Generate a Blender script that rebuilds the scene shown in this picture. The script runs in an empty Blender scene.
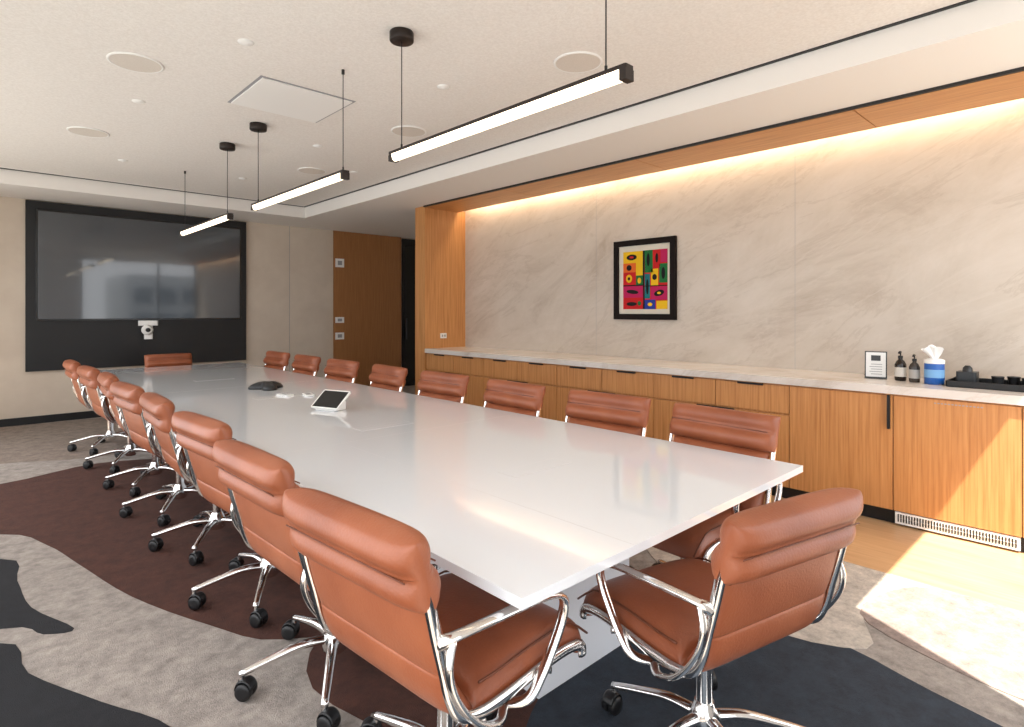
import bpy, math, random
from mathutils import Vector, Matrix
random.seed(4)
scene = bpy.context.scene
scene.view_settings.view_transform = 'Standard'
scene.view_settings.exposure = 0.0

# ---------------------------------------------------------------- materials
def srgb(r, g, b):
    f = lambda c: (c/255/12.92) if c/255 <= .04045 else ((c/255+.055)/1.055)**2.4
    return (f(r), f(g), f(b), 1)

def mat(name, col, rough=.5, metal=0, emis=None, estr=0, coat=0, spec=None):
    m = bpy.data.materials.new(name); m.use_nodes = True
    b = m.node_tree.nodes['Principled BSDF']
    b.inputs['Base Color'].default_value = col
    b.inputs['Roughness'].default_value = rough
    b.inputs['Metallic'].default_value = metal
    if coat:
        b.inputs['Coat Weight'].default_value = coat; b.inputs['Coat Roughness'].default_value = .04
    if spec is not None: b.inputs['Specular IOR Level'].default_value = spec
    if emis:
        b.inputs['Emission Color'].default_value = emis
        b.inputs['Emission Strength'].default_value = estr
    return m

def noise_mat(name, stops, scale=(1,1,1), rot=(0,0,0), nscale=5, detail=6, rough=.5, distort=0,
              bump=0, bscale=None, nrough=.55, coat=0, lo=.3, hi=.7):
    m = mat(name, stops[0], rough, coat=coat)
    nt = m.node_tree; N = nt.nodes; L = nt.links; b = N['Principled BSDF']
    tc = N.new('ShaderNodeTexCoord'); mp = N.new('ShaderNodeMapping')
    mp.inputs['Scale'].default_value = scale; mp.inputs['Rotation'].default_value = rot
    no = N.new('ShaderNodeTexNoise'); no.inputs['Scale'].default_value = nscale
    no.inputs['Detail'].default_value = detail; no.inputs['Roughness'].default_value = nrough
    no.inputs['Distortion'].default_value = distort
    cr = N.new('ShaderNodeValToRGB')
    n = len(stops)
    cr.color_ramp.elements[0].position = lo; cr.color_ramp.elements[0].color = stops[0]
    cr.color_ramp.elements[1].position = hi; cr.color_ramp.elements[1].color = stops[-1]
    for i in range(1, n-1):
        e = cr.color_ramp.elements.new(lo+(hi-lo)*i/(n-1)); e.color = stops[i]
    L.new(tc.outputs['Object'], mp.inputs['Vector']); L.new(mp.outputs['Vector'], no.inputs['Vector'])
    L.new(no.outputs['Fac'], cr.inputs['Fac']); L.new(cr.outputs['Color'], b.inputs['Base Color'])
    if bump:
        bp = N.new('ShaderNodeBump'); bp.inputs['Strength'].default_value = bump
        bp.inputs['Distance'].default_value = .004
        if bscale:
            n2 = N.new('ShaderNodeTexNoise'); n2.inputs['Scale'].default_value = bscale
            n2.inputs['Detail'].default_value = 3
            L.new(tc.outputs['Object'], n2.inputs['Vector']); L.new(n2.outputs['Fac'], bp.inputs['Height'])
        else:
            L.new(no.outputs['Fac'], bp.inputs['Height'])
        L.new(bp.outputs['Normal'], b.inputs['Normal'])
    return m

WOODC = [srgb(172,116,64), srgb(192,134,80), srgb(203,148,92)]
M_wood = noise_mat('oak_veneer', WOODC, (16,16,.5), nscale=4, rough=.42, detail=5)
M_woodsof = noise_mat('oak_soffit', WOODC, (14,.55,14), nscale=4, rough=.42, detail=5)
M_door = noise_mat('walnut_panel', [srgb(150,100,58), srgb(168,116,70)], (12,12,.5), nscale=4, rough=.5)
M_floor = noise_mat('oak_floor', [srgb(190,150,108), srgb(212,174,132)], (10,.7,1), nscale=3, rough=.3)
M_wall = noise_mat('fabric_wall', [srgb(197,182,165), srgb(207,193,176)], (1,1,1), nscale=3, rough=.85, bump=.2, bscale=200)
M_ceil = noise_mat('acoustic_plaster', [srgb(225,220,214), srgb(237,233,228)], (1,1,1), nscale=60, rough=.9, bump=.35, bscale=120)
M_white = mat('white_paint', srgb(238,237,234), .6)
M_bulk = mat('bulkhead_paint', srgb(235,231,226), .7)
M_black = mat('black_matte', srgb(12,12,14), .5)
M_blackgl = mat('black_gloss', srgb(10,11,13), .22)
M_screen = mat('display_glass', srgb(60,65,71), .09, coat=1.0)
M_chrome = mat('polished_aluminium', (.86,.85,.84,1), .12, 1)
M_rubber = mat('caster_rubber', srgb(18,18,20), .45)
M_table = mat('white_quartz', srgb(238,241,245), .09, coat=.5)
M_tableedge = mat('table_base_white', srgb(230,233,238), .4)
M_seam = mat('seam_grey', srgb(150,150,152), .5)
M_hatch = mat('hatch_line', srgb(190,191,193), .3)
M_alu = mat('bronze_frame', srgb(70,66,62), .45, .3)
M_leather = noise_mat('cognac_leather', [srgb(136,73,46), srgb(154,87,57), srgb(166,98,66)], nscale=3, rough=.38, bump=.25, bscale=140)
M_thread = mat('welt_leather', srgb(106,56,34), .5)

def stone_mat(name, base, light, vein, rough=.45, ang=27, thin=.3):
    m = mat(name, base, rough); nt = m.node_tree; N = nt.nodes; L = nt.links; b = N['Principled BSDF']
    tc = N.new('ShaderNodeTexCoord')
    r = N.new('ShaderNodeMapping'); r.inputs['Rotation'].default_value = (math.radians(ang),0,0)
    L.new(tc.outputs['Object'], r.inputs['Vector'])
    def nz(scale, loc, sc, det, ro, di):
        mp = N.new('ShaderNodeMapping'); mp.inputs['Scale'].default_value = scale; mp.inputs['Location'].default_value = loc
        L.new(r.outputs['Vector'], mp.inputs['Vector'])
        n1 = N.new('ShaderNodeTexNoise'); n1.inputs['Scale'].default_value = sc; n1.inputs['Detail'].default_value = det
        n1.inputs['Roughness'].default_value = ro; n1.inputs['Distortion'].default_value = di
        L.new(mp.outputs['Vector'], n1.inputs['Vector']); return n1
    n1 = nz((1,.75,1.5),(0,0,0),1.15,12,.70,.5)
    c1 = N.new('ShaderNodeValToRGB')
    c1.color_ramp.elements[0].position = .30; c1.color_ramp.elements[0].color = vein
    c1.color_ramp.elements[1].position = .66; c1.color_ramp.elements[1].color = light
    e = c1.color_ramp.elements.new(.47); e.color = base
    L.new(n1.outputs['Fac'], c1.inputs['Fac'])
    def thinv(n2, col, amt, src, wd=.014):
        c2 = N.new('ShaderNodeValToRGB')
        c2.color_ramp.elements[0].position = .5-wd; c2.color_ramp.elements[0].color = (0,0,0,1)
        c2.color_ramp.elements[1].position = .5+wd; c2.color_ramp.elements[1].color = (0,0,0,1)
        e = c2.color_ramp.elements.new(.5); e.color = (1,1,1,1)
        L.new(n2.outputs['Fac'], c2.inputs['Fac'])
        mm = N.new('ShaderNodeMath'); mm.operation = 'MULTIPLY'; mm.inputs[1].default_value = amt
        L.new(c2.outputs['Color'], mm.inputs[0])
        mx = N.new('ShaderNodeMix'); mx.data_type = 'RGBA'
        L.new(mm.outputs[0], mx.inputs[0]); L.new(src, mx.inputs[6]); mx.inputs[7].default_value = col
        return mx.outputs[2]
    o = thinv(nz((1,.5,1.8),(3,5,2),.75,12,.68,1.4), vein, thin, c1.outputs['Color'], .018)
    o = thinv(nz((1,.45,2.0),(7,1,9),.9,10,.62,1.2), light, thin, o, .018)
    L.new(o, b.inputs['Base Color'])
    return m
M_stone = stone_mat('quartzite_slab', srgb(194,182,168), srgb(204,193,181), srgb(172,157,141), thin=.42)
M_counter = stone_mat('counter_stone', srgb(212,205,198), srgb(224,219,214), srgb(190,177,164), .2)

def carpet(name, c):
    k = lambda f: tuple(min(1, x*f) for x in c[:3])+(1,)
    return noise_mat(name, [k(.5), c, k(1.5)], nscale=10, detail=10, rough=.95, bump=.9, bscale=260, nrough=.85)
C_grey = carpet('carpet_grey', srgb(156,147,139))
C_taupe = carpet('carpet_taupe', srgb(140,126,115))
C_brown = carpet('carpet_rust', srgb(74,41,30))
C_navy = carpet('carpet_charcoal', srgb(26,27,31))
C_blue = carpet('carpet_slate', srgb(44,52,62))
C_cream = carpet('carpet_cream', srgb(192,182,170))
C_mauve = carpet('carpet_mauve', srgb(150,134,126))

# ---------------------------------------------------------------- mesh builder
class MB:
    def __init__(s): s.v=[]; s.f=[]; s.m=[]; s.s=[]; s.mats=[]
    def mi(s, m):
        if m not in s.mats: s.mats.append(m)
        return s.mats.index(m)
    def add(s, vs, fs, m, smooth=False, M=None):
        o = len(s.v)
        s.v += [tuple(M @ Vector(v)) if M else tuple(v) for v in vs]
        k = s.mi(m)
        for f in fs: s.f.append(tuple(i+o for i in f)); s.m.append(k); s.s.append(smooth)
    def box(s, x0,x1,y0,y1,z0,z1, m, M=None):
        vs=[(x,y,z) for x in (x0,x1) for y in (y0,y1) for z in (z0,z1)]
        s.add(vs,[(0,1,3,2),(4,6,7,5),(0,4,5,1),(2,3,7,6),(0,2,6,4),(1,5,7,3)],m,False,M)
    def rbox(s, x0,x1,y0,y1,z0,z1, r, m, M=None, seg=5):
        pts=[]
        for cx,cy,a0 in ((x1-r,y1-r,0),(x0+r,y1-r,90),(x0+r,y0+r,180),(x1-r,y0+r,270)):
            for i in range(seg+1):
                a=math.radians(a0+90*i/seg); pts.append((cx+r*math.cos(a),cy+r*math.sin(a)))
        s.prism(pts,z0,z1,m,M)
    def prism(s, pts, z0, z1, m, M=None):
        n=len(pts); vs=[(p[0],p[1],z0) for p in pts]+[(p[0],p[1],z1) for p in pts]
        fs=[tuple(range(n-1,-1,-1)),tuple(range(n,2*n))]+[(i,(i+1)%n,n+(i+1)%n,n+i) for i in range(n)]
        s.add(vs,fs,m,False,M)
    def lathe(s, prof, m, M=None, seg=20, smooth=True):
        vs=[];fs=[];n=len(prof)
        for i in range(seg):
            a=2*math.pi*i/seg
            for r,z in prof: vs.append((r*math.cos(a),r*math.sin(a),z))
        for i in range(seg):
            j=(i+1)%seg
            for k in range(n-1): fs.append((i*n+k,j*n+k,j*n+k+1,i*n+k+1))
        s.add(vs,fs,m,smooth,M)
        c=[(prof[0][0]*math.cos(2*math.pi*i/seg),prof[0][0]*math.sin(2*math.pi*i/seg),prof[0][1]) for i in range(seg)]
        d=[(prof[-1][0]*math.cos(2*math.pi*i/seg),prof[-1][0]*math.sin(2*math.pi*i/seg),prof[-1][1]) for i in range(seg)]
        s.add(c,[tuple(range(seg-1,-1,-1))],m,False,M); s.add(d,[tuple(range(seg))],m,False,M)
    def cyl(s, r,z0,z1,m,M=None,seg=20): s.lathe([(r,z0),(r,z1)],m,M,seg)
    def tube(s, pts, ra, rb, m, up=(0,1,0), seg=8, sub=5, M=None, ta=None):
        P=cat([Vector(p) for p in pts],sub); n=len(P); vs=[];fs=[]
        up=Vector(up)
        for i,p in enumerate(P):
            t=(P[min(i+1,n-1)]-P[max(i-1,0)]).normalized()
            a=(up-t*up.dot(t))
            if a.length<1e-4: a=Vector((1,0,0))-t*t.x
            a.normalize(); b=t.cross(a)
            k=1 if ta is None else 1+(ta-1)*i/(n-1)
            for j in range(seg):
                q=2*math.pi*j/seg
                vs.append(p+a*math.cos(q)*ra*k+b*math.sin(q)*rb*k)
        for i in range(n-1):
            for j in range(seg):
                fs.append((i*seg+j,i*seg+(j+1)%seg,(i+1)*seg+(j+1)%seg,(i+1)*seg+j))
        fs.append(tuple(range(seg-1,-1,-1))); fs.append(tuple((n-1)*seg+j for j in range(seg)))
        s.add(vs,fs,m,True,M)
    def mesh(s,name):
        me=bpy.data.meshes.new(name); me.from_pydata(s.v,[],s.f)
        for m in s.mats: me.materials.append(m)
        me.polygons.foreach_set('material_index',s.m); me.polygons.foreach_set('use_smooth',s.s)
        me.update(); return me
    def obj(s,name,loc=(0,0,0),rz=0,bevel=0,me=None,sc=1):
        me=me or s.mesh(name)
        o=bpy.data.objects.new(name,me); scene.collection.objects.link(o)
        o.location=loc; o.rotation_euler=(0,0,rz); o.scale=(sc,sc,sc)
        if bevel:
            b=o.modifiers.new('bevel','BEVEL'); b.width=bevel; b.segments=2; b.limit_method='ANGLE'
        return o

def cat(P,sub):
    if len(P)<3: return P
    Q=[P[0]*2-P[1]]+P+[P[-1]*2-P[-2]]; out=[]
    for i in range(1,len(Q)-2):
        a,b,c,d=Q[i-1],Q[i],Q[i+1],Q[i+2]
        for k in range(sub):
            t=k/sub
            out.append(.5*((2*b)+(c-a)*t+(2*a-5*b+4*c-d)*t*t+(3*b-a-3*c+d)*t**3))
    out.append(P[-1]); return out

def simple(name, boxes, bevel=0):
    b=MB()
    for bx in boxes: b.box(*bx)
    return b.obj(name,bevel=bevel)

# ---------------------------------------------------------------- room
XL,XR,YN,YF = -.7,5.17,-.5,9.5
ZC,ZL = 3.006,2.84
HD=2.835
simple('floor',[(XL-.1,6.6,YN-.1,YF+.2,-.12,0,M_floor)])
simple('ceiling',[(XL-.1,3.735,YN-.08,8.52,ZC,3.2,M_ceil)])
simple('ceiling_perimeter',[(3.735,5.03,YN-.08,6.5,ZL,3.2,M_bulk),(3.735,6.6,6.5,YF+.2,ZL,3.2,M_bulk),
                            (XL-.1,3.735,8.52,YF+.2,ZL,3.2,M_bulk),(5.03,5.35,YN-.08,6.5,3.08,3.2,M_bulk)])
simple('trim_1',[(3.705,3.734,YN,8.5,ZC-.006,ZC+.002,M_black),(XL,3.734,8.49,8.519,ZC-.006,ZC+.002,M_black)])
simple('trim_2',[(4.452,4.475,YN,6.45,ZL-.02,ZL+.002,M_black)])
b=MB()
y=YN
while y<6.45:
    y2=min(y+1.8,6.45); b.box(4.48,5.03,y+.004,y2-.004,ZL-.022,ZL+.002,M_woodsof); y=y2
b.box(5.02,5.035,YN,6.45,ZL-.022,ZL+.05,M_woodsof)
b.obj('trim_3')
b=MB(); b.box(XR,5.35,YN-.08,6.5,0,3.2,M_stone)
b.obj('wall_right')
simple('trim_5',[(XR-.0008,XR+.001,y-.0012,y+.0012,.93,3.0,M_seam) for y in (.2,1.95,4.1)])
simple('wall_column',[(4.48,5.35,6.45,6.68,0,ZL,M_wood)])
simple('wall_corridor',[(6.4,6.6,6.6,YF+.1,0,ZL,M_wall),(5.35,6.6,6.45,6.68,0,ZL,M_wall)])
simple('wall_far',[(XL-.1,6.6,YF,YF+.2,0,3.0,M_wall)])
simple('wall_panel',[(4.67,6.04,YF-.02,YF,0.0,ZL,M_door)])
simple('trim_4',[(3.9,3.905,YF-.003,YF,0,ZL,M_seam),(.27,.275,YF-.003,YF,0,ZL,M_seam)])
b=MB(); b.box(6.06,6.395,YF-.03,YF-.002,0.006,ZL-.02,M_black); b.box(6.11,6.38,YF-.034,YF-.01,.1,ZL-.15,M_blackgl)
b.cyl(.012,.9,1.3,M_black,Matrix.Translation((6.13,YF-.07,0))); b.obj('door_1')
simple('baseboard_far',[(XL,4.66,YF-.015,YF,0,.1,M_black)])
simple('wall_near',[(XL-.1,6.0,YN-.08,YN,HD,3.2,M_white),(XL-.1,-.45,YN-.08,YN,0,HD,M_white),
                    (1.0,2.25,YN-.08,YN,0,HD,M_white),(5.1,5.6,YN-.08,YN,0,HD,M_white)])  # middle pier is unseen, added to block sun and shape the lit floor patch
b=MB()
for x in (-.42,.3,.98,2.28,4.1,5.08): b.box(x-.025,x+.025,YN-.07,YN-.01,0,HD,M_alu)
b.box(-.45,5.1,YN-.07,YN-.01,0,.06,M_alu)
b.obj('window_1')
simple('wall_left',[(XL-.1,XL,YN-.08,YF,2.8,3.2,M_white),(XL-.1,XL,8.6,YF,0,2.8,M_wall),(XL-.1,XL,YN-.08,-.3,0,2.8,M_white),
                    (XL-.1,XL,4.0,4.3,0,2.8,M_white),(XL-.1,XL,YN,8.6,0,.15,M_white)])
b=MB()
for y in (-.28,.7,1.7,2.7,3.97,4.33,5.3,6.4,7.5,8.58): b.box(XL-.08,XL-.02,y-.025,y+.025,.15,2.8,M_alu)
b.obj('window_2')

# ---------------------------------------------------------------- carpet
b=MB()
def smooth2(pts):
    P=[Vector((p[0],p[1],0)) for p in pts]; n=len(P); out=[]
    for i in range(n):
        a,bb,c,d=P[i-1],P[i],P[(i+1)%n],P[(i+2)%n]
        for k in range(4):
            t=k/4; q=.5*((2*bb)+(c-a)*t+(2*a-5*bb+4*c-d)*t*t+(3*bb-a-3*c+d)*t**3)
            out.append((min(max(q.x,XL+.01),3.62),min(max(q.y,YN+.01),YF-.02)))
    return out
def poly(pts,m,k): b.prism(smooth2(pts),.0,.006+.0004*k,m)
b.box(XL,3.63,YN,YF-.02,0,.006,C_grey)
b.box(3.63,6.38,6.9,YF-.04,0,.006,C_grey)
poly([(-.5,9.3),(1.6,9.3),(3.0,8.2),(2.0,7.0),(.9,6.9),(.2,7.2),(-.5,6.9)],C_taupe,1)
poly([(-.6,6.5),(.2,6.35),(.9,6.6),(1.6,6.2),(2.4,5.2),(2.2,3.4),(1.5,2.4),(1.0,2.5),(.8,2.85),(.60,3.4),(.47,4.0),(.36,4.5),(.16,4.92),(-.6,5.3)],C_brown,2)
poly([(-.6,4.6),(.15,4.42),(.20,4.0),(.23,3.6),(.355,3.23),(.25,3.26),(.11,3.45),(-.6,3.6)],C_navy,3)
poly([(-.65,3.5),(.09,3.32),(.18,2.95),(.36,2.55),(.52,2.2),(.58,1.6),(.4,.9),(-.4,.5)],C_navy,4)
poly([(.95,2.1),(1.2,2.45),(1.6,2.3),(1.95,1.65),(1.6,1.2),(1.15,1.5)],C_brown,5)
poly([(1.3,1.35),(1.95,1.6),(2.4,1.3),(2.70,.9),(2.62,.5),(2.5,.0),(2.4,-.4),(1.0,-.4),(.9,.9)],C_blue,6)
poly([(2.9,1.9),(3.62,2.4),(3.62,.7),(3.1,.85),(2.75,.75),(2.6,1.2)],C_cream,7)
poly([(3.05,.86),(3.5,.78),(3.62,.5),(3.62,-.4),(2.9,-.4),(2.8,.1),(2.85,.5)],C_mauve,8)
poly([(2.3,7.2),(3.6,7.6),(3.6,4.0),(2.9,3.2),(2.5,4.4)],C_taupe,1)
b.obj('floor_carpet')
ZF=.0098

# ---------------------------------------------------------------- cabinet
b=MB()
CX=4.5
b.box(CX+.02,XR-.005,-.48,6.445,.1,.87,M_wood)
b.box(CX+.05,XR-.005,-.48,6.445,0,.1,M_black)
b.box(4.475,XR-.001,-.48,6.449,.875,.93,M_counter)
n=8; w=(6.445-1.74)/n
for i in range(n):
    y0=1.74+i*w+.003; y1=y0+w-.006
    b.box(CX,CX+.019,y0,y1,.655,.862,M_wood); b.box(CX,CX+.019,y0,y1,.1,.64,M_wood)
    ym=(y0+y1)/2
    b.box(CX-.018,CX+.0,ym-.1,ym+.1,.852,.866,M_black)
    if i%2==0: b.box(CX-.014,CX,y1-.16,y1,.63,.645,M_black)
    else: b.box(CX-.014,CX,y0,y0+.16,.63,.645,M_black)
for y0,y1 in ((1.073,1.737),(.423,1.067),(-.22,.417),(-.48,-.226)):
    b.box(CX,CX+.019,y0,y1,.1,.862,M_wood)
b.box(CX-.025,CX,1.085,1.10,.64,.865,M_black)
b.box(CX-.025,CX,-.2,-.185,.64,.865,M_black)
b.box(CX+.005,CX+.04,.43,1.06,.015,.092,M_white)
for i in range(40):
    y=.445+i*.0152; b.box(CX+.001,CX+.006,y,y+.007,.03,.08,M_black)
b.box(CX+.001,CX+.006,.44,1.05,.053,.057,M_white)
for i in range(14): b.box(CX-.0006,CX+.001,.60+i*.018,.612+i*.018,.835,.842,M_seam)
b.obj('credenza_cabinet',bevel=.0015)

# ---------------------------------------------------------------- framed art
b=MB()
xf=XR-.0012; y0,y1,z0,z1=3.08,3.83,1.34,2.18
fw=.06
fr=mat('dark_wood_frame',srgb(20,12,10),.6,spec=.15)
for bx in ((y0,y1,z0,z0+fw),(y0,y1,z1-fw,z1),(y0,y0+fw,z0+fw,z1-fw),(y1-fw,y1,z0+fw,z1-fw)):
    b.box(xf-.04,xf,*bx,fr)
b.box(xf-.02,xf,y0+fw,y1-fw,z0+fw,z1-fw,mat('mat_board',srgb(214,206,190),.7))
cols={k:mat('paint_'+k,srgb(*c),.6,spec=.2) for k,c in dict(yellow=(226,180,26),red=(190,28,30),green=(30,104,52),magenta=(180,28,84),
     blue=(36,56,140),orange=(216,100,36),black=(16,14,16),teal=(26,108,116)).items()}
pl,pr,pb,pt=y1-.115,y0+.095,z0+.11,z1-.12
def shape(pts,c,k):
    P=[(p*(abs(pr-pl)),q*(pt-pb)) for p,q in pts]
    M=Matrix(((0,0,-1,xf-.0205),(-1,0,0,pl),(0,1,0,pb),(0,0,0,1)))
    b.prism(P,-.002,.0007*k,cols[c],M)
def rect(p0,p1,q0,q1,c,k=1): shape([(p0,q0),(p1,q0),(p1,q1),(p0,q1)],c,k)
def oval(p,q,rx,ry,c,k,rot=0):
    shape([(p+rx*math.cos(a)*math.cos(rot)-ry*math.sin(a)*math.sin(rot),q+rx*math.cos(a)*math.sin(rot)+ry*math.sin(a)*math.cos(rot)) for a in [2*math.pi*i/22 for i in range(22)]],c,k)
rect(0,1,0,1,'red',1)
rect(0,.46,.80,1,'yellow',2); rect(0,.30,.64,.80,'orange',2); rect(.30,.46,.58,.80,'yellow',2)
rect(0,.30,.42,.64,'red',2); rect(0,.46,.2,.40,'magenta',2); rect(0,.46,0,.19,'red',2); rect(.3,.46,.40,.58,'green',2)
rect(.50,.68,.62,1,'green',2); rect(.70,.84,.70,1,'red',2); rect(.85,1,.78,1,'magenta',2)
rect(.50,.62,.18,.60,'teal',2); rect(.64,.80,.40,.68,'yellow',2); rect(.82,1,.44,.76,'green',2)
rect(.64,1,.16,.38,'magenta',2); rect(.50,.74,0,.16,'blue',2); rect(.76,1,0,.14,'yellow',2)
for p,q,rx,ry,r in ((.2,.9,.12,.05,0),(.14,.72,.06,.05,0),(.58,.84,.035,.11,0),(.22,.3,.14,.035,-.1),(.91,.6,.04,.10,0),(.82,.27,.11,.05,.2),(.56,.38,.03,.13,0),(.2,.09,.12,.035,0),(.77,.86,.03,.08,0),(.72,.54,.05,.05,0)):
    oval(p,q,rx,ry,'black',4,r)
for p,q,rx,ry,c in ((.14,.53,.07,.07,'yellow'),(.2,.9,.05,.018,'red'),(.82,.27,.04,.02,'yellow'),(.38,.49,.04,.05,'yellow'),(.62,.08,.05,.03,'yellow'),(.38,.1,.04,.04,'green')):
    oval(p,q,rx,ry,c,6)
oval(.14,.53,.03,.03,'black',7)
shape([(.46,1),(.50,1),(.49,.5),(.50,.14),(.50,0),(.46,0),(.47,.14),(.46,.5)],'black',5)
rect(0,.46,.40,.42,'black',5); rect(.5,1,.385,.40,'black',5)
b.obj('framed_painting')

# ---------------------------------------------------------------- wall display
b=MB()
b.box(.55,3.2,YF-.05,YF-.002,.67,2.825,M_black)
b.box(.645,3.12,YF-.075,YF-.05,1.306,2.725,M_blackgl)
b.box(.67,3.095,YF-.078,YF-.07,1.33,2.70,M_screen)
b.obj('wall_display',bevel=.002)
b=MB()
cx=1.87
b.rbox(cx-.12,cx+.12,YF-.10,YF-.052,1.23,1.30,.02,M_white)
b.rbox(cx-.05,cx+.05,YF-.12,YF-.052,1.04,1.23,.02,M_white)
b.lathe([(.06,0),(.07,.02),(.07,.06),(.05,.085)],M_white,Matrix.Translation((cx-.02,YF-.08,1.17))@Matrix.Rotation(math.pi/2,4,'X'))
b.lathe([(.03,.0),(.03,.01)],M_black,Matrix.Translation((cx-.02,YF-.165,1.17))@Matrix.Rotation(math.pi/2,4,'X'))
b.obj('conference_camera')
b=MB()
for z,h in ((2.28,.075),(1.28,.05),(1.0,.06)):
    b.box(4.7,4.86,YF-.035,YF-.02,z-h,z+h,M_white); b.box(4.74,4.82,YF-.038,YF-.03,z-h*.5,z+h*.5,M_seam)
b.obj('wall_switch_panel')
b=MB(); b.box(4.73,4.83,6.435,6.449,1.06,1.13,M_white); b.box(4.75,4.77,6.432,6.44,1.08,1.11,M_seam); b.box(4.79,4.81,6.432,6.44,1.08,1.11,M_seam)
b.obj('wall_outlet')

# ---------------------------------------------------------------- ceiling details
M_spk=noise_mat('speaker_grille',[srgb(208,200,190),srgb(220,212,203)],nscale=200,rough=.8)
for x in (.79,2.83):
    for y in (2.39,4.32,6.27):
        b=MB(); b.lathe([(.155,0),(.155,-.006),(.145,-.010),(.14,-.006)],M_white,seg=32)
        b.cyl(.141,-.007,-.002,M_spk,seg=32); b.obj('ceiling_speaker',(x,y,ZC-.0005))
b=MB()
b.box(1.44,2.14,3.98,4.66,ZC-.004,ZC-.0005,M_seam); b.box(1.46,2.12,4.0,4.64,ZC-.012,ZC-.002,M_white); b.obj('ceiling_access_panel',bevel=.002)
for x,y in ((1.2,3.55),(.95,5.1),(2.45,3.3),(2.45,5.3),(1.2,7.2),(2.4,7.2),(3.2,3.4),(3.2,6.0)):
    b=MB(); b.lathe([(.045,0),(.045,-.004),(.03,-.008),(.012,-.014)],M_white,seg=16); b.obj('fire_sprinkler',(x,y,ZC-.0005))

# ---------------------------------------------------------------- pendants
M_glow=mat('led_diffuser',(1,.9,.75,1),.4,emis=(1,.84,.62,1),estr=2.6)
M_bronze=mat('dark_bronze',srgb(44,36,32),.4,.5)
for (ya,yb,yc,yw) in ((1.27,2.92,2.82,1.38),(3.48,5.13,5.03,3.52),(5.73,7.39,5.82,7.27)):
    b=MB(); X=1.8; z=2.31
    b.rbox(X-.026,X+.026,ya,yb,z+.016,z+.032,.006,M_bronze)
    b.box(X-.026,X+.026,ya,ya+.03,z-.026,z+.016,M_bronze); b.box(X-.026,X+.026,yb-.03,yb,z-.022,z+.012,M_bronze)
    prof=[(X+.024*math.cos(a),z+.016-.040*math.sin(a)) for a in [math.pi*i/10 for i in range(11)]]
    n=len(prof); vs=[(p[0],yy,p[1]) for yy in (ya+.03,yb-.03) for p in prof]
    b.add(vs,[(i,i+1,n+i+1,n+i) for i in range(n-1)],M_glow,True)
    b.lathe([(.0,-.055),(.064,-.055),(.068,-.05),(.068,-.006),(.065,-.001),(.02,-.001)],M_bronze,Matrix.Translation((X,yc,ZC)),seg=28)
    b.cyl(.003,z+.03,ZC-.05,M_black,Matrix.Translation((X,yc,0)),seg=6)
    b.cyl(.003,z+.03,ZC-.001,M_black,Matrix.Translation((X,yw,0)),seg=6)
    b.cyl(.01,ZC-.03,ZC-.001,M_black,Matrix.Translation((X,yw,0)),seg=10)
    b.cyl(.006,z+.03,z+.06,M_black,Matrix.Translation((X,yw,0)),seg=8); b.cyl(.006,z+.03,z+.06,M_black,Matrix.Translation((X,yc,0)),seg=8)
    b.obj('linear_pendant_light')

# ---------------------------------------------------------------- table
b=MB()
TX0,TX1,TY0,TY1=.947,2.661,.97,8.12
b.box(TX0,TX1,TY0,TY1,.722,.75,M_table)
b.box(TX0+.14,TX1-.14,TY0+.14,TY1-.14,.712,.722,M_tableedge)
for y0,y1 in ((1.47,2.9),(3.9,5.2),(6.2,7.6)):
    b.box(1.52,2.08,y0,y1,ZF,.712,M_tableedge)
for yy in (1.75,3.0,4.6,6.2):
    b.box(1.62,1.97,yy-.055,yy+.055,.7495,.7504,M_hatch); b.box(1.623,1.967,yy-.052,yy+.052,.7495,.7508,M_table)
    b.box(1.62,1.97,yy-.002,yy+.0,.7495,.7510,M_hatch)
for yy in (2.75,5.45): b.box(TX0+.001,TX1-.001,yy-.001,yy+.001,.7495,.7502,M_hatch)
b.box(1.40,1.402,TY0+.001,2.75,.7495,.7502,M_hatch)
b.obj('conference_table',bevel=.0015)

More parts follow.
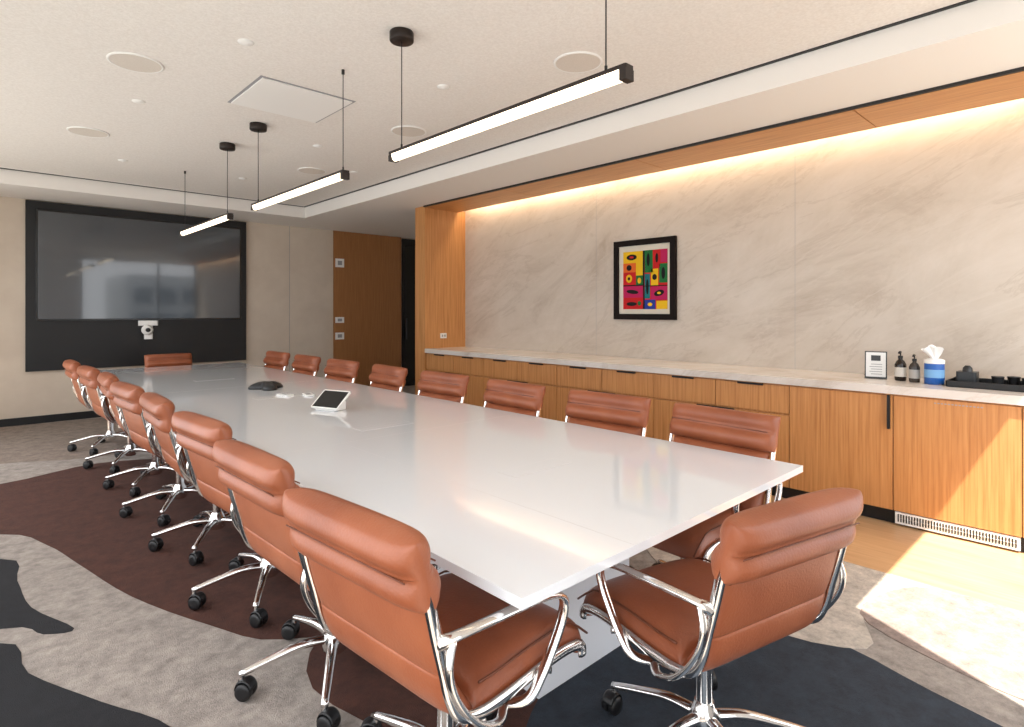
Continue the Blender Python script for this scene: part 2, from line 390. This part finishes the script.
# ---------------------------------------------------------------- office chair
def chair_mesh():
    b=MB()
    prof=[(.275,.375),(.266,.405),(.20,.422),(.08,.424),(-.05,.418),(-.14,.422),(-.195,.447),(-.225,.50),(-.245,.575),(-.268,.66),(-.290,.75),(-.312,.83),(-.328,.868)]
    P=cat([Vector((p[0],0,p[1])) for p in prof],6)
    S=[0]
    for i in range(1,len(P)): S.append(S[-1]+(P[i]-P[i-1]).length)
    T=S[-1]
    def at(s):
        s=max(0,min(T,s))
        for i in range(1,len(P)):
            if S[i]>=s:
                t=(s-S[i-1])/(S[i]-S[i-1]); 
                p=P[i-1].lerp(P[i],t)
                a=P[max(i-2,0)]; c=P[min(i+1,len(P)-1)]; tg=(c-a).normalized()
                return p,Vector((tg.z,0,-tg.x))
        return P[-1],Vector((1,0,0))
    r0=T-.165; bs=.445; th=(r0-bs)/2
    pads=[(0,bs,.066,.026),(bs,bs+th,.048,.010),(bs+th,r0,.048,.010),(r0,r0+.085,.056,.044),(r0+.085,T,.046,.042)]
    def thick(s):
        for a,c,ti,to in pads:
            if a<=s<=c+1e-6:
                t=(s-a)/(c-a); e=.22 if c-a>.3 else .42
                q=max(0,math.sin(math.pi*t))**e
                if a>=r0-.001 and a<r0+.08 and t>.5: q2=max(q,.66)
                elif a>=r0+.08 and t<.5: q2=max(q,.74)
                else: q2=q
                return .008+ti*q2, .006+to*q2
        return .008,.006
    ss=[]
    for a,c,_,_ in pads:
        k=24 if c-a>.3 else 14
        for i in range(k): 
            u=i/k; u=.5-.5*math.cos(math.pi*u); ss.append(a+(c-a)*u)
    ss.append(T)
    hw=.248; ny=24
    ys=[math.sin(math.pi/2*(-1+2*j/ny)) for j in range(ny+1)]
    vi=[];vo=[]
    for s in ss:
        p,nr=at(s); ti,to=thick(s)
        roll = s>r0+.004
        for y in ys:
            h = hw+(.026 if roll else (.006 if s<bs else 0))
            f=max(0.0,1-abs(y)**9)**.5
            cr=1+.10*(1-y*y)
            vi.append(p+nr*(.001+ti*f*cr)+Vector((0,y*h,0)))
            vo.append(p-nr*(to*f)+Vector((0,y*h,0)))
    n=ny+1; m=len(ss); fs=[]; off=n*m
    for i in range(m-1):
        for j in range(ny):
            fs.append((i*n+j,i*n+j+1,(i+1)*n+j+1,(i+1)*n+j))
            fs.append((off+i*n+j,off+(i+1)*n+j,off+(i+1)*n+j+1,off+i*n+j+1))
        fs.append((i*n,(i+1)*n,off+(i+1)*n,off+i*n)); fs.append((i*n+ny,off+i*n+ny,off+(i+1)*n+ny,(i+1)*n+ny))
    for j in range(ny):
        fs.append((j,off+j,off+j+1,j+1)); e=(m-1)*n
        fs.append((e+j,e+j+1,off+e+j+1,off+e+j))
    b.add(vi+vo,fs,M_leather,True)
    p,nr=at(r0-.004); q=p-nr*.010
    b.tube([(q.x,-hw+.01,q.z),(q.x,0,q.z),(q.x,hw-.01,q.z)],.0035,.0035,M_thread,(0,0,1),6,3)
    p,nr=at(r0+.085)
    for d in (-(.006+.044*.72),.008+.056*.72):
        q=p+nr*d
        b.tube([(q.x,-hw,q.z),(q.x,0,q.z),(q.x,hw,q.z)],.0022,.0022,M_thread,(0,0,1),6,3)
    for sg in (-1,1):
        pp=[]
        for i in range(9):
            p,nr=at(.02+i*(bs-.04)/8); q=p+nr*.056; pp.append((q.x,sg*(hw-.004),q.z))
        b.tube(pp,.0035,.0035,M_thread,(0,1,0),6,2)
    F=.264
    fprof=[pp for pp in prof if pp[1]<.80]
    for sgn in (-1,1):
        fp=[(p[0],sgn*F,p[1]) for p in fprof]+[(-.306,sgn*(F-.006),.805)]
        b.tube(fp,.010,.016,M_chrome,(0,1,0),8,4)
        b.tube([(-.262,sgn*(F+.004),.635),(-.245,sgn*(F+.030),.652),(-.17,sgn*(F+.044),.655),(-.04,sgn*(F+.048),.648),(.07,sgn*(F+.048),.634),(.125,sgn*(F+.046),.604),
                (.128,sgn*(F+.040),.555),(.10,sgn*(F+.032),.49),(.06,sgn*(F+.024),.425),(.02,sgn*(F+.01),.38),(-.02,sgn*(F-.05),.365)],.016,.009,M_chrome,(0,1,0),8,5)
        b.tube([(-.246,sgn*(F+.030),.65),(-.262,sgn*(F+.036),.585),(-.235,sgn*(F+.036),.51),(-.17,sgn*(F+.032),.43),(-.09,sgn*(F+.018),.385),(-.02,sgn*(F-.03),.37)],.013,.008,M_chrome,(0,1,0),8,5)
    for x,z in ((.13,.40),(-.12,.39)):
        b.tube([(x,-F,z),(x*.8,-.12,z-.025),(x*.7,0,z-.03),(x*.8,.12,z-.025),(x,F,z)],.012,.008,M_chrome,(0,0,1),8,4)
    b.rbox(-.10,.12,-.055,.055,.335,.378,.03,M_chrome)
    b.cyl(.045,.315,.345,M_rubber); b.cyl(.026,.14,.33,M_chrome)
    b.lathe([(.035,.075),(.045,.085),(.047,.13),(.034,.155),(.03,.17)],M_chrome)
    b.tube([(.02,-.05,.36),(.02,-.2,.355)],.005,.005,M_rubber,(0,0,1),6,2)
    for k in range(5):
        R=Matrix.Rotation(math.radians(72*k+20),4,'Z')
        b.tube([(.03,0,.125),(.12,0,.128),(.22,0,.108),(.325,0,.082)],.021,.017,M_chrome,(0,1,0),10,5,R,.62)
        b.cyl(.009,.055,.085,M_chrome,R@Matrix.Translation((.318,0,0)),10)
        C=R@Matrix.Translation((.318,0,0))@Matrix.Rotation(random.uniform(0,6.28),4,'Z')
        for q in (-1,1):
            W=C@Matrix.Translation((.016,q*.015,.03))@Matrix.Rotation(math.pi/2,4,'X')
            b.lathe([(.012,-.011),(.027,-.011),(.030,-.006),(.030,.006),(.027,.011),(.012,.011)],M_rubber,W,18)
        b.rbox(-.012,.028,-.006,.006,.03,.062,.005,M_rubber,C)
        b.tube([(-.016,0,.034),(-.008,0,.056),(.016,0,.066),(.036,0,.058),(.046,0,.04)],.022,.004,M_rubber,(0,1,0),8,3,C)
    return b.mesh('office_chair')
CM=chair_mesh()
def chair(x,y,deg,sc=1.05):
    o=bpy.data.objects.new('office_chair',CM); scene.collection.objects.link(o)
    o.location=(x,y,ZF+.0005); o.rotation_euler=(0,0,math.radians(deg)); o.scale=(sc,sc,sc); return o
for y,a,x in zip((1.36,2.14,2.98,3.85,4.66,5.48,6.35,7.25),(5,2,4,-2,3,-3,2,0),(1.02,1.06,1.12,1.13,1.12,1.14,1.12,1.10)):
    chair(x,y,a)
for y,a,x in zip((1.43,2.14,2.97,3.79,4.65,5.52,6.38,7.22),(-3,3,-2,2,-3,2,0,2),(2.48,2.50,2.49,2.5,2.5,2.5,2.5,2.5)):
    chair(x,y,180+a)
chair(1.715,.925,77,1.02)
chair(1.92,8.22,-90,.99)

# ---------------------------------------------------------------- table-top objects
b=MB()
M_dk=mat('dark_plastic',srgb(34,36,38),.35)
pts=[]
for i in range(60):
    a=2*math.pi*i/60; r=.115+.045*math.cos(3*a); pts.append((r*math.cos(a),r*math.sin(a)))
vs=[];n=60
for sc,z in ((1,0),(1,.014),(.85,.036),(.5,.058),(.2,.064)): vs+=[(p[0]*sc,p[1]*sc,z) for p in pts]
fs=[(l*n+i,l*n+(i+1)%n,(l+1)*n+(i+1)%n,(l+1)*n+i) for l in range(4) for i in range(n)]+[tuple(range(4*n,5*n)),tuple(range(n-1,-1,-1))]
b.add(vs,fs,M_dk,True); b.obj('conference_phone',(1.92,5.15,.7515),.4)
b=MB()
b.prism([(-.06,0),(.05,0),(.05,.055),(-.06,.02)],-.085,.085,M_white,Matrix.Rotation(math.pi/2,4,'X'))
Tm=Matrix.Translation((0,0,.062))@Matrix.Rotation(math.radians(-38),4,'Y')
b.rbox(-.085,.085,-.12,.12,0,.012,.01,M_white,Tm); b.box(-.075,.075,-.11,.11,.0115,.013,M_blackgl,Tm)
b.obj('touch_control_tablet',(1.83,3.75,.7515),math.radians(20),bevel=.001)
for i,(x,y,r) in enumerate(((1.86,4.62,.3),(2.0,4.5,-.2))):
    b=MB(); b.rbox(-.035,.035,-.07,.07,0,.012,.012,M_white); b.box(-.02,.02,-.03,.045,.012,.0135,M_seam); b.obj('remote_control',(x,y,.7515),r)

# ---------------------------------------------------------------- counter objects
zc=.9305
R8=Matrix.Rotation(math.radians(8),4,'Y')
b=MB(); b.box(-.004,.004,-.07,.07,0,.20,M_dk,R8); b.box(-.03,.05,-.07,.07,0,.004,M_dk)
b.box(-.0055,-.004,-.062,.062,.012,.192,mat('printed_card',srgb(225,226,224),.6),R8)
for i in range(5): b.box(-.0062,-.0055,-.04,.03+.01*(i%2),.03+.018*i,.035+.018*i,M_seam,R8)
b.box(-.0062,-.0055,-.03,.03,.13,.17,M_dk,R8)
b.obj('table_sign',(4.88,1.27,zc),math.radians(12))
def bottle(x,y,m,lab,sc):
    b=MB(); b.lathe([(.026,0),(.03,.005),(.03,.095),(.022,.115),(.011,.125),(.011,.135)],m)
    b.lathe([(.0305,.025),(.0305,.08)],lab)
    b.cyl(.013,.133,.148,M_black); b.cyl(.004,.148,.168,M_black); b.tube([(.006,0,.17),(-.015,0,.172),(-.035,0,.165)],.006,.005,M_black,(0,1,0),8,3)
    return b.obj('soap_dispenser_bottle',(x,y,zc),sc=sc)
bottle(4.86,1.11,mat('amber_glass',srgb(28,18,12),.15),mat('label_white',srgb(200,196,188),.6),1.2)
bottle(4.83,1.02,mat('dark_bottle',srgb(60,54,50),.2),mat('label_grey',srgb(170,166,160),.6),1.1)
b=MB(); b.lathe([(.054,0),(.057,.004),(.057,.14),(.054,.145)],mat('blue_label',srgb(28,90,170),.4),seg=28)
b.lathe([(.0575,.045),(.0575,.10)],mat('label_pale',srgb(120,170,215),.5),seg=28)
b.lathe([(.059,.14),(.059,.165),(.035,.172),(.01,.174)],M_white,seg=28)
vs=[];fs=[];ns=36;nr=7
for i in range(nr):
    h=i/(nr-1)
    for j in range(ns):
        a=2*math.pi*j/ns; r=(.014+.040*h**1.2)*(1+.25*math.sin(3*a+1.5*h)+.15*math.sin(7*a+3*h))
        vs.append((r*math.cos(a),r*math.sin(a)+.01*h,.168+.075*h*(1+.2*math.sin(2*a+1)+.1*math.sin(5*a))))
for i in range(nr-1):
    for j in range(ns): fs.append((i*ns+j,i*ns+(j+1)%ns,(i+1)*ns+(j+1)%ns,(i+1)*ns+j))
b.add(vs,fs,M_white,True)
b.obj('wipes_canister',(4.80,.90,zc))
b=MB(); b.rbox(-.17,.17,-.34,.34,0,.006,.02,M_black)
for bx in ((-.17,-.16,-.34,.34),(.16,.17,-.34,.34),(-.17,.17,-.34,-.33),(-.17,.17,.33,.34)): b.box(*bx,.004,.04,M_black)
for i in range(5):
    b.lathe([(.026,0),(.034,.055),(.036,.06),(.03,.062)],M_dk if i%3 else M_rubber,Matrix.Translation((.06+.05*(i%2),-.20+.075*i,.007)))
b.rbox(-.02,.10,.20,.31,.007,.09,.015,M_dk); b.lathe([(.03,.085),(.026,.115),(.012,.13)],M_dk,Matrix.Translation((.04,.255,0)))
b.obj('coffee_service_tray',(4.86,.48,zc))

# ---------------------------------------------------------------- outside
simple('exterior_ground',[(-60,60,-60,60,-8.2,-8,mat('exterior_paving',srgb(150,150,148),.9))])
M_bld=mat('facade',srgb(170,174,178),.6); M_bw=mat('facade_glass',srgb(90,100,110),.2)
b=MB(); b.box(-10,3,-34,-26,-8,3,M_bld)
for i in range(9):
    for j in range(6): b.box(-9.5+i*1.4,-8.5+i*1.4,-26.05,-25.9,-7+j*1.7,-5.9+j*1.7,M_bw)
b.box(8,22,-36,-28,-8,4,M_bld)
for i in range(9):
    for j in range(6): b.box(8.5+i*1.5,9.5+i*1.5,-28.05,-27.9,-7+j*1.8,-5.9+j*1.8,M_bw)
b.obj('office_building')

# ---------------------------------------------------------------- lights
w=bpy.data.worlds.new('World'); scene.world=w; w.use_nodes=True
bg=w.node_tree.nodes['Background']; bg.inputs[0].default_value=(.95,.97,1,1); bg.inputs[1].default_value=3.4
sd=bpy.data.lights.new('sun','SUN'); sd.energy=15; sd.angle=.009; sd.color=(1,.93,.82)
so=bpy.data.objects.new('sun',sd); scene.collection.objects.link(so)
so.rotation_euler=Vector((.55,1,-1.93)).to_track_quat('-Z','Y').to_euler()
def area(name,loc,sx,sy,e,col,dirv=(0,0,-1),up='Y'):
    d=bpy.data.lights.new(name,'AREA'); d.shape='RECTANGLE'; d.size=sx; d.size_y=sy; d.energy=e; d.color=col
    o=bpy.data.objects.new(name,d); scene.collection.objects.link(o); o.location=loc
    o.rotation_euler=Vector(dirv).to_track_quat('-Z',up).to_euler(); return o
area('cove_light_strip',(5.09,2.95,2.93),.05,6.9,34,(1,.79,.54))

cam=bpy.data.cameras.new('camera'); co=bpy.data.objects.new('camera',cam); scene.collection.objects.link(co)
cam.sensor_width=36; cam.lens=36*580/1024; cam.shift_y=-(363.5-312)/1024
co.location=(0,0,1.42); co.rotation_euler=(math.pi/2,0,-math.radians(43.32))
cam.clip_start=.05
scene.camera=co
